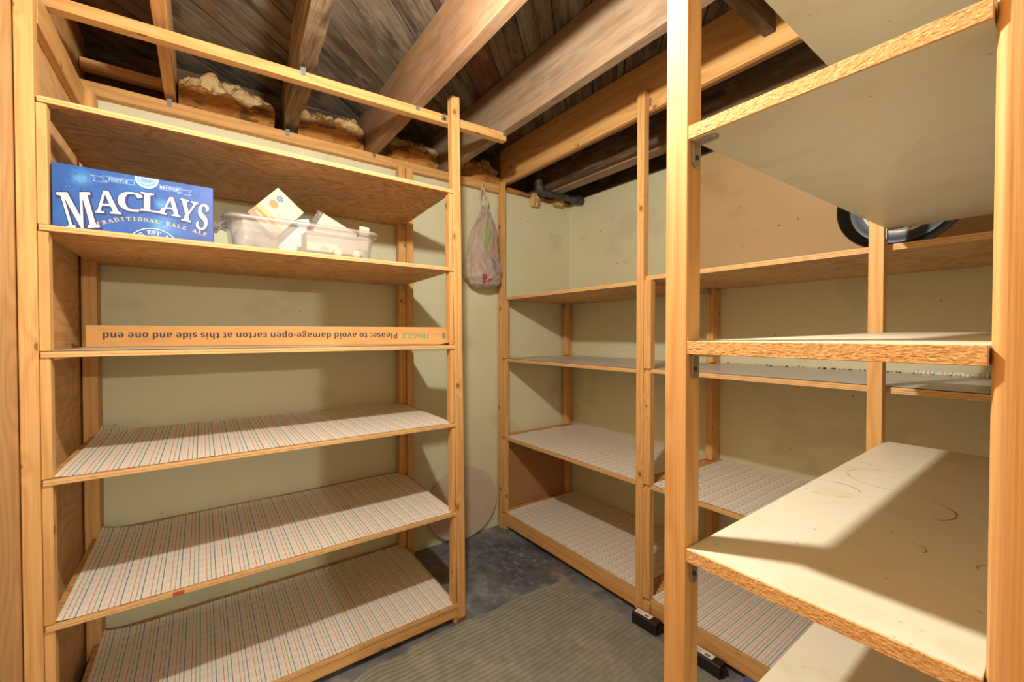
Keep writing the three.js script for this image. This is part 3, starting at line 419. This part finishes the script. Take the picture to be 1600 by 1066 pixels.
// ---------------------------------------------------------------- long cardboard carton with upside-down print
{
  const p0 = new THREE.Vector3(-0.322, 0, -2.035), p1 = new THREE.Vector3(0.905, 0, -1.702), L = p0.distanceTo(p1), h = 0.076, d = 0.10, y0 = H - 0.0432;
  const g = thing('flat_carton', 'long low cardboard carton printed FRAGILE upside down on the third shelf', 'carton', [(p0.x + p1.x) / 2, y0, (p0.z + p1.z) / 2]);
  const turn = Math.atan2(-(p1.z - p0.z), p1.x - p0.x); g.rotation.y = turn;
  const card = std({ map: tex(512, 128, 0.6, 0.15, (u, v) => mix3([0.57, 0.335, 0.155], [0.50, 0.28, 0.12], fbm(u, v, 6, 5, 801, 4))), roughness: 0.85 });
  const face = canvasTex(2048, 128, (c, W, Hh) => {
    const r = rng(5); c.fillStyle = '#c8995f'; c.fillRect(0, 0, W, Hh); for (let i = 0; i < 220; i++) { c.fillStyle = `rgba(${r() < 0.5 ? '150,105,60' : '215,170,115'},0.06)`; c.fillRect(r() * W, r() * Hh, 40 + r() * 220, 4 + r() * 26); }
    c.save(); c.translate(W, Hh); c.rotate(Math.PI); c.textBaseline = 'middle'; c.textAlign = 'left';
    const put = (s, x, wdt, col, font) => { c.font = font; c.fillStyle = col; const k = wdt / c.measureText(s).width; c.save(); c.translate(x, 66); c.scale(k, 1); c.fillText(s, 0, 0); c.restore(); };
    put('FRAGILE', 150, 192, '#3f8a6a', '52px sans-serif'); put('Please: to avoid damage-open carton at this side and one end', 368, 1610, '#3a3540', 'bold 58px sans-serif'); c.fillStyle = 'rgba(80,120,95,0.75)'; c.fillRect(36, 42, 20, 46); c.restore();
  });
  const add = (n, geo, m, [x, y, z], rot) => { const o = finishMesh(new THREE.Mesh(geo, m)); o.name = n; o.position.set(x, y, z); if (rot) o.rotation.set(...rot); g.add(o); return o; };
  add('box_body', rbox(L, h, d, 0, 0.0015), card, [0, h / 2, -d / 2 - 0.001]);
  add('printed_side', new THREE.PlaneGeometry(L - 0.004, h - 0.003), std({ map: face, roughness: 0.85 }), [0, h / 2, -0.0003]);
  add('end_flap', rbox(0.0025, h - 0.006, d * 0.8, 2, 0.0008), card, [-L / 2 - 0.006, h / 2 - 0.001, -d / 2 - 0.005], [0, 0.25, 0]); add('end_flap', rbox(0.002, h - 0.016, d * 0.7, 2, 0.0008), card, [-L / 2 - 0.011, h / 2 - 0.003, -d / 2 - 0.01], [0, 0.12, 0]);
}

// ---------------------------------------------------------------- clear plastic tub and what is in it
const clear = phys({ color: new THREE.Color().setRGB(0.80, 0.80, 0.79), roughness: 0.22, transmission: 0.74, thickness: 0, ior: 1.5 });
const whiteCard = std({ color: new THREE.Color().setRGB(0.56, 0.51, 0.44), roughness: 0.6 });
{
  const cx = 0.326, cz = -1.845, y0 = H + 0.295, W = 0.515, D = 0.27, Ht = 0.118;
  const g = thing('plastic_tub', 'clear plastic storage tub with rolled rim on the second shelf', 'tub', [cx, y0, cz]);
  // tapered shell, rounded-rectangle rings lofted upwards outside and down inside
  const ring = (w, d, r, y) => { const o = []; for (let k = 0; k < 4; k++) for (let s = 0; s <= 8; s++) { const a = k * Math.PI / 2 + s / 8 * Math.PI / 2, sx = [1, -1, -1, 1][k], sz = [1, 1, -1, -1][k]; o.push([sx * (w / 2 - r) + r * Math.cos(a), y, sz * (d / 2 - r) + r * Math.sin(a)]); } return o; };
  const loft = (rings, capFirst, capLast) => { const n = rings[0].length, pos = rings.flat(2), idx = []; for (let k = 0; k < rings.length - 1; k++) for (let i = 0; i < n; i++) { const a = k * n + i, b = k * n + (i + 1) % n, c = a + n, d = b + n; idx.push(a, c, b, b, c, d); } const cap = (k, f) => { for (let i = 1; i < n - 1; i++) idx.push(...(f ? [k * n, k * n + i, k * n + i + 1] : [k * n, k * n + i + 1, k * n + i])); }; if (capFirst) cap(0, true); if (capLast) cap(rings.length - 1, false); const q = new THREE.BufferGeometry(); q.setAttribute('position', new THREE.Float32BufferAttribute(pos, 3)); q.setIndex(idx); q.computeVertexNormals(); return q; };
  part('body', loft([ring(W - 0.055, D - 0.05, 0.03, 0.001), ring(W - 0.045, D - 0.04, 0.035, 0.008), ring(W - 0.022, D - 0.02, 0.04, 0.085), ring(W - 0.018, D - 0.016, 0.04, Ht - 0.014)], true, false), clear, g, [cx, y0, cz]);
  part('rim', loft([ring(W - 0.018, D - 0.016, 0.04, Ht - 0.014), ring(W + 0.012, D + 0.012, 0.05, Ht - 0.016), ring(W + 0.018, D + 0.018, 0.05, Ht - 0.006), ring(W + 0.010, D + 0.010, 0.048, Ht), ring(W - 0.012, D - 0.010, 0.042, Ht), ring(W - 0.02, D - 0.018, 0.04, Ht - 0.012)], false, false), clear, g, [cx, y0, cz]);
  part('handle', new THREE.TubeGeometry(new THREE.CatmullRomCurve3([[-W / 2 + 0.004, Ht - 0.012, 0.05], [-W / 2 - 0.02, Ht - 0.03, 0.045], [-W / 2 - 0.024, Ht - 0.045, 0], [-W / 2 - 0.02, Ht - 0.03, -0.045], [-W / 2 + 0.004, Ht - 0.012, -0.05]].map((v) => new THREE.Vector3(...v))), 30, 0.006, 10), clear, g, [cx, y0, cz]);
  // boxes inside
  const bulbFace = canvasTex(384, 512, (c, w, h) => {
    c.fillStyle = '#c8bdae'; c.fillRect(0, 0, w, h); c.fillStyle = '#e0844c'; c.beginPath(); c.arc(105, 205, 52, 0, 7); c.fill(); c.strokeStyle = '#2d5aa8'; c.lineWidth = 9; c.beginPath(); c.arc(105, 95, 34, 0, 7); c.stroke(); c.lineWidth = 6; for (let k = 0; k < 4; k++) { c.beginPath(); c.arc(105 + 14 * Math.cos(k * 1.571), 95 + 14 * Math.sin(k * 1.571), 12, 0, 7); c.stroke(); }
    c.fillStyle = '#f0b25c'; c.fillRect(0, 330, w, 60); c.fillStyle = '#e8795a'; c.fillRect(0, 380, w, 132); c.fillStyle = '#8fae7a'; c.beginPath(); c.arc(240, 270, 26, 0, 7); c.fill(); c.fillStyle = '#f3d08a'; c.fillRect(40, 420, 190, 22);
  });
  const b1 = thing('light_bulb_box', 'white light bulb box with blue emblem tipped on its corner in the tub', 'box', [0.205, y0 + 0.006, -1.82]);
  const put = (grp, name, geo, mat, p, r) => { const m = finishMesh(new THREE.Mesh(geo, mat)); m.name = name; m.position.set(...p); if (r) m.rotation.set(...r); grp.add(m); return m; };
  const i1 = new THREE.Group(); b1.rotation.set(-0.10, 0.10, -0.72);
  put(b1, 'box_body', new RoundedBoxGeometry(0.12, 0.155, 0.055, 2, 0.002), whiteCard, [-0.085, 0.135, 0]); put(b1, 'printed_face', new THREE.PlaneGeometry(0.118, 0.153), std({ map: bulbFace, roughness: 0.5 }), [-0.085, 0.135, 0.0279]);
  const speck = canvasTex(128, 256, (c, w, h) => { const r = rng(9); c.fillStyle = '#2c2118'; c.fillRect(0, 0, w, h); for (let i = 0; i < 60; i++) { c.fillStyle = r() < 0.4 ? '#b98f4e' : '#6b4a28'; c.beginPath(); c.arc(r() * w, r() * h, 2 + r() * 6, 0, 7); c.fill(); } });
  const b2 = thing('white_box', 'white box with dark speckled end leaning out of the tub', 'box', [0.385, y0 + 0.018, -1.90]); b2.rotation.set(0, -0.15, -0.50);
  put(b2, 'box_body', new RoundedBoxGeometry(0.17, 0.085, 0.06, 2, 0.002), whiteCard, [0.0, 0.135, 0]); put(b2, 'speckled_end', new THREE.BoxGeometry(0.022, 0.0855, 0.0605), std({ map: speck, roughness: 0.5 }), [-0.0755, 0.135, 0]);
  const b3 = thing('envelope', 'pale blue card standing behind the boxes in the tub', 'card', [0.30, y0 + 0.004, -1.94]); b3.rotation.z = 0.25; put(b3, 'card', new RoundedBoxGeometry(0.14, 0.16, 0.004, 1, 0.001), std({ color: 0xc3d2e0, roughness: 0.6 }), [0.04, 0.085, 0]);
  const b4 = thing('white_box', 'large plain white box lying in the right half of the tub', 'box', [0.43, y0 + 0.004, -1.80]); put(b4, 'box_body', new RoundedBoxGeometry(0.215, 0.075, 0.10, 2, 0.003), whiteCard, [0, 0.058, 0]); put(b4, 'price_label', new THREE.BoxGeometry(0.11, 0.03, 0.001), std({ map: canvasTex(256, 72, (c, w, h) => { c.fillStyle = '#efe6d6'; c.fillRect(0, 0, w, h); c.fillStyle = '#8a8578'; for (let i = 0; i < 9; i++) c.fillRect(108 + i * 8, 24, 3 + (i % 3), 40); }), roughness: 0.6 }), [-0.05, 0.038, 0.0507]);
  const b5 = thing('paper_tag', 'small paper tag standing up at the right end of the tub', 'tag', [0.535, y0 + 0.05, -1.745]); put(b5, 'tag', new RoundedBoxGeometry(0.040, 0.095, 0.0015, 1, 0.0006), whiteCard, [0, 0.045, 0], [0.05, 0, -0.05]);
  for (const [x, s] of [[0.40, 'left'], [0.47, 'right']]) { const o = thing('foam_ball', `white round foam piece, the ${s} of two at the tub bottom`, 'foam', [x + 0.03, y0 + 0.003, -1.727]); put(o, 'ball', new THREE.SphereGeometry(0.019, 24, 16), whiteCard, [0, 0.019, 0]); }
  const cup = thing('glass_shade', 'clear glass bulb lying in the left end of the tub', 'glass', [0.125, y0 + 0.008, -1.77]); put(cup, 'glass', new THREE.LatheGeometry([[0.0001, 0], [0.02, 0.003], [0.034, 0.02], [0.036, 0.04], [0.026, 0.062], [0.018, 0.075]].map((v) => new THREE.Vector2(...v)), 28), clear, [0, 0, 0]);
}

// ---------------------------------------------------------------- hanging plastic bag
{
  const top = [1.450, H + 0.953, -2.292];
  const g = thing('plastic_bag', 'crumpled pale grocery bag with red print hanging from the wall rail', 'bag', [1.433, H + 0.295, -2.262]);
  const prof = [[0.0, 0.004], [0.05, 0.0], [0.098, 0.018], [0.122, 0.06], [0.127, 0.12], [0.118, 0.20], [0.098, 0.29], [0.078, 0.37], [0.052, 0.44], [0.030, 0.49], [0.018, 0.52]];
  const nu = 56, nv = 60, pos = [], uv = [], idx = [];
  for (let j = 0; j <= nv; j++) { const t = j / nv * (prof.length - 1), k = Math.min(prof.length - 2, Math.floor(t)), f = t - k, r0 = lerp(prof[k][0], prof[k + 1][0], f), y = lerp(prof[k][1], prof[k + 1][1], f); for (let i = 0; i <= nu; i++) { const a = i / nu * Math.PI * 2, n = fbm(i / nu, j / nv * 0.99, 7, 6, 901, 4) - 0.5, fold = Math.sin(a * 9 + y * 14 + 3 * n) * 0.005 * smooth(0.1, 0.45, y); const r = r0 * (1 + 0.5 * n) + fold; pos.push(r * Math.cos(a) + 0.02 * smooth(0.2, 0.5, y), y, r * Math.sin(a) * 0.55); uv.push(i / nu, j / nv); } }
  for (let j = 0; j < nv; j++) for (let i = 0; i < nu; i++) { const a = j * (nu + 1) + i, b = a + 1, c = a + nu + 1, d = c + 1; idx.push(a, c, b, b, c, d); }
  const q = new THREE.BufferGeometry(); q.setAttribute('position', new THREE.Float32BufferAttribute(pos, 3)); q.setAttribute('uv', new THREE.Float32BufferAttribute(uv, 2)); q.setIndex(idx); q.computeVertexNormals();
  const print = canvasTex(1024, 512, (c, w, h) => { const r = rng(3); c.fillStyle = '#c3b3a6'; c.fillRect(0, 0, w, h); for (let i = 0; i < 90; i++) { c.fillStyle = `rgba(${r() < 0.5 ? '160,140,128' : '210,205,205'},0.12)`; c.beginPath(); c.ellipse(r() * w, r() * h, 10 + r() * 60, 10 + r() * 40, r() * 3, 0, 7); c.fill(); } c.fillStyle = 'rgba(150,200,120,0.55)'; c.beginPath(); c.ellipse(285, 185, 60, 48, 0, 0, 7); c.fill(); c.fillStyle = 'rgba(120,130,190,0.35)'; c.beginPath(); c.ellipse(180, 300, 34, 40, 0, 0, 7); c.fill(); c.fillStyle = '#b8303c'; c.save(); c.translate(330, 400); c.scale(-1, 1); c.font = 'bold 78px sans-serif'; c.textAlign = 'center'; c.fillText('B', 38, 0); c.font = 'bold 52px sans-serif'; c.fillText('m', 92, -4); c.restore(); });
  part('bag_body', q, phys({ map: print, roughness: 0.55, transmission: 0.25, thickness: 0, side: THREE.DoubleSide, bumpMap: gray(512, 256, 1, 1, (u, v) => { const w = fbm(u, v, 3, 3, 921, 3), a = fbm(u, v, 6, 5, 923, 4); return Math.abs(Math.sin(9 * (a + w))) * 0.8 + 0.2 * fbm(u, v, 30, 20, 925, 2); }), bumpScale: 0.007 }), g, [1.433, H + 0.295, -2.262]);
  for (const s of [-1, 1]) part('handle', new THREE.TubeGeometry(new THREE.CatmullRomCurve3([[1.452 + s * 0.014, H + 0.795, -2.262], [1.452 + s * 0.026, H + 0.85, -2.272], [1.450 + s * 0.010, H + 0.918, -2.288], top].map((v) => new THREE.Vector3(...v))), 24, 0.006, 8), phys({ color: new THREE.Color().setRGB(0.55, 0.48, 0.44), roughness: 0.5 }), g);
  part('nail', new THREE.CylinderGeometry(0.0022, 0.0022, 0.05, 8), M.screw, g, [top[0], top[1] - 0.003, -2.300], [Math.PI / 2, 0, 0]);
}

// ---------------------------------------------------------------- round board leaning on the wall
{
  const s = new THREE.Shape(); s.absellipse(0, 0, 0.252, 0.222, 0, Math.PI * 2, false);
  const e = new THREE.ExtrudeGeometry(s, { depth: 0.005, bevelEnabled: true, bevelSize: 0.001, bevelThickness: 0.001, bevelSegments: 2, curveSegments: 72 });
  const g = thing('round_board', 'thin off-white round board leaning against the wall on the floor', 'board', [1.325, 0, -2.32]);
  part('board', e, std({ map: tex(256, 256, 0.6, 0.6, (u, v) => mix3([0.62, 0.53, 0.46], [0.53, 0.43, 0.36], fbm(u, v, 5, 5, 951, 5))), roughness: 0.55 }), g, [1.325, 0.223, -2.328], [-0.06, 0, 0]);
}

// ---------------------------------------------------------------- round tray on the corner unit's top shelf
{
  const g = thing('round_tray', 'glossy black round tray with silver rings on the corner unit top shelf', 'tray', [1.80, H + 0.263, -0.355]);
  const holder = [1.80, H + 0.263 + 0.158, -0.355], rot = [0, 0, Math.PI / 2 - 0.16];
  const L = (pts) => new THREE.LatheGeometry(pts.map((v) => new THREE.Vector2(...v)), 72);
  part('outer_rim', L([[0.132, 0.000], [0.150, 0.010], [0.161, 0.022], [0.163, 0.026], [0.160, 0.026], [0.148, 0.014], [0.131, 0.005]]), phys({ color: 0x14120f, roughness: 0.22 }), g, holder, rot);
  part('silver_band', L([[0.100, -0.004], [0.118, -0.004], [0.1325, 0.001], [0.1315, 0.0045], [0.118, 0.001], [0.100, 0.001]]), std({ color: 0x39434c, metalness: 0.5, roughness: 0.3 }), g, holder, rot);
  part('white_ring', L([[0.090, -0.003], [0.094, 0.005], [0.099, 0.005], [0.102, -0.003]]), std({ color: 0xd9d6cf, roughness: 0.3 }), g, holder, rot);
  part('dark_well', L([[0.0001, -0.010], [0.075, -0.010], [0.092, -0.003], [0.0925, -0.001], [0.075, -0.006], [0.0001, -0.006]]), phys({ color: 0x85828a, roughness: 0.3 }), g, holder, rot);
}

// ---------------------------------------------------------------- ink cartridges on the floor
function cartridge(label, at, turn) {
  const g = thing('toner_cartridge', label, 'cartridge', at, 'black cartridges on the floor'); g.rotation.y = turn;
  const s = new THREE.Shape([[-0.024, 0], [0.024, 0], [0.024, 0.040], [0.017, 0.048], [-0.020, 0.048], [-0.024, 0.044]].map((v) => new THREE.Vector2(...v)));
  const e = new THREE.ExtrudeGeometry(s, { depth: 0.118, bevelEnabled: true, bevelSize: 0.0015, bevelThickness: 0.0015, bevelSegments: 2 }); e.translate(0, 0.0015, -0.059);
  const put = (n, geo, m, p, r) => { const o = finishMesh(new THREE.Mesh(geo, m)); o.name = n; o.position.set(...p); if (r) o.rotation.set(...r); g.add(o); return o; };
  const blk = std({ color: 0x1b1815, roughness: 0.45 });
  put('body', e, blk, [0, 0, 0]); put('end_cap', new RoundedBoxGeometry(0.030, 0.036, 0.008, 2, 0.002), std({ color: 0x0e0c0b, roughness: 0.35 }), [0, 0.023, 0.0635]); put('lug', new RoundedBoxGeometry(0.010, 0.012, 0.010, 2, 0.002), blk, [0.014, 0.012, 0.068]);
  put('label', new THREE.BoxGeometry(0.030, 0.0008, 0.078), std({ map: canvasTex(96, 256, (c, w, h) => { c.fillStyle = '#e6e2da'; c.fillRect(0, 0, w, h); c.fillStyle = '#77736c'; for (let i = 0; i < 7; i++) c.fillRect(14, 24 + i * 13, 44 + (i * 37) % 28, 4); c.fillRect(16, 150, 40, 64); }), roughness: 0.5 }), [-0.001, 0.0516, -0.014]);
}
cartridge('black cartridge with white label beside the middle post foot', [1.572, 0.0003, -1.135], 0.06);
cartridge('black cartridge with white label partly behind the near pine post', [1.568, 0.0003, -0.855], 0.02);
{
  const g = thing('blue_block', 'small blue plastic piece on the floor under the near unit', 'plastic', [1.60, 0, -0.70]); part('block', new RoundedBoxGeometry(0.06, 0.028, 0.05, 2, 0.006), std({ color: 0x4f5a92, roughness: 0.5 }), g, [1.595, 0.0142, -0.705], [0, 0.3, 0]);
}
// ---------------------------------------------------------------- dust and crumbs on the grey-papered shelf
{
  const r = rng(77), geos = []; for (let i = 0; i < 120; i++) { const q = new THREE.IcosahedronGeometry(0.0015 + r() * r() * 0.007, 0); q.scale(1, 0.45, 1); q.translate(lerp(2.12, 2.245, Math.sqrt(r())), H - 0.1475, lerp(-1.12, 0.0, r())); geos.push(q); }
  const m = part('shelf_debris', mergeGeometries(geos), std({ color: 0x2c241a, roughness: 0.95 }), scene); m.userData = { label: 'dark crumbs and dirt along the rear of the grey-papered shelf', category: 'debris', kind: 'stuff' };
}
renderer.render(scene, camera);
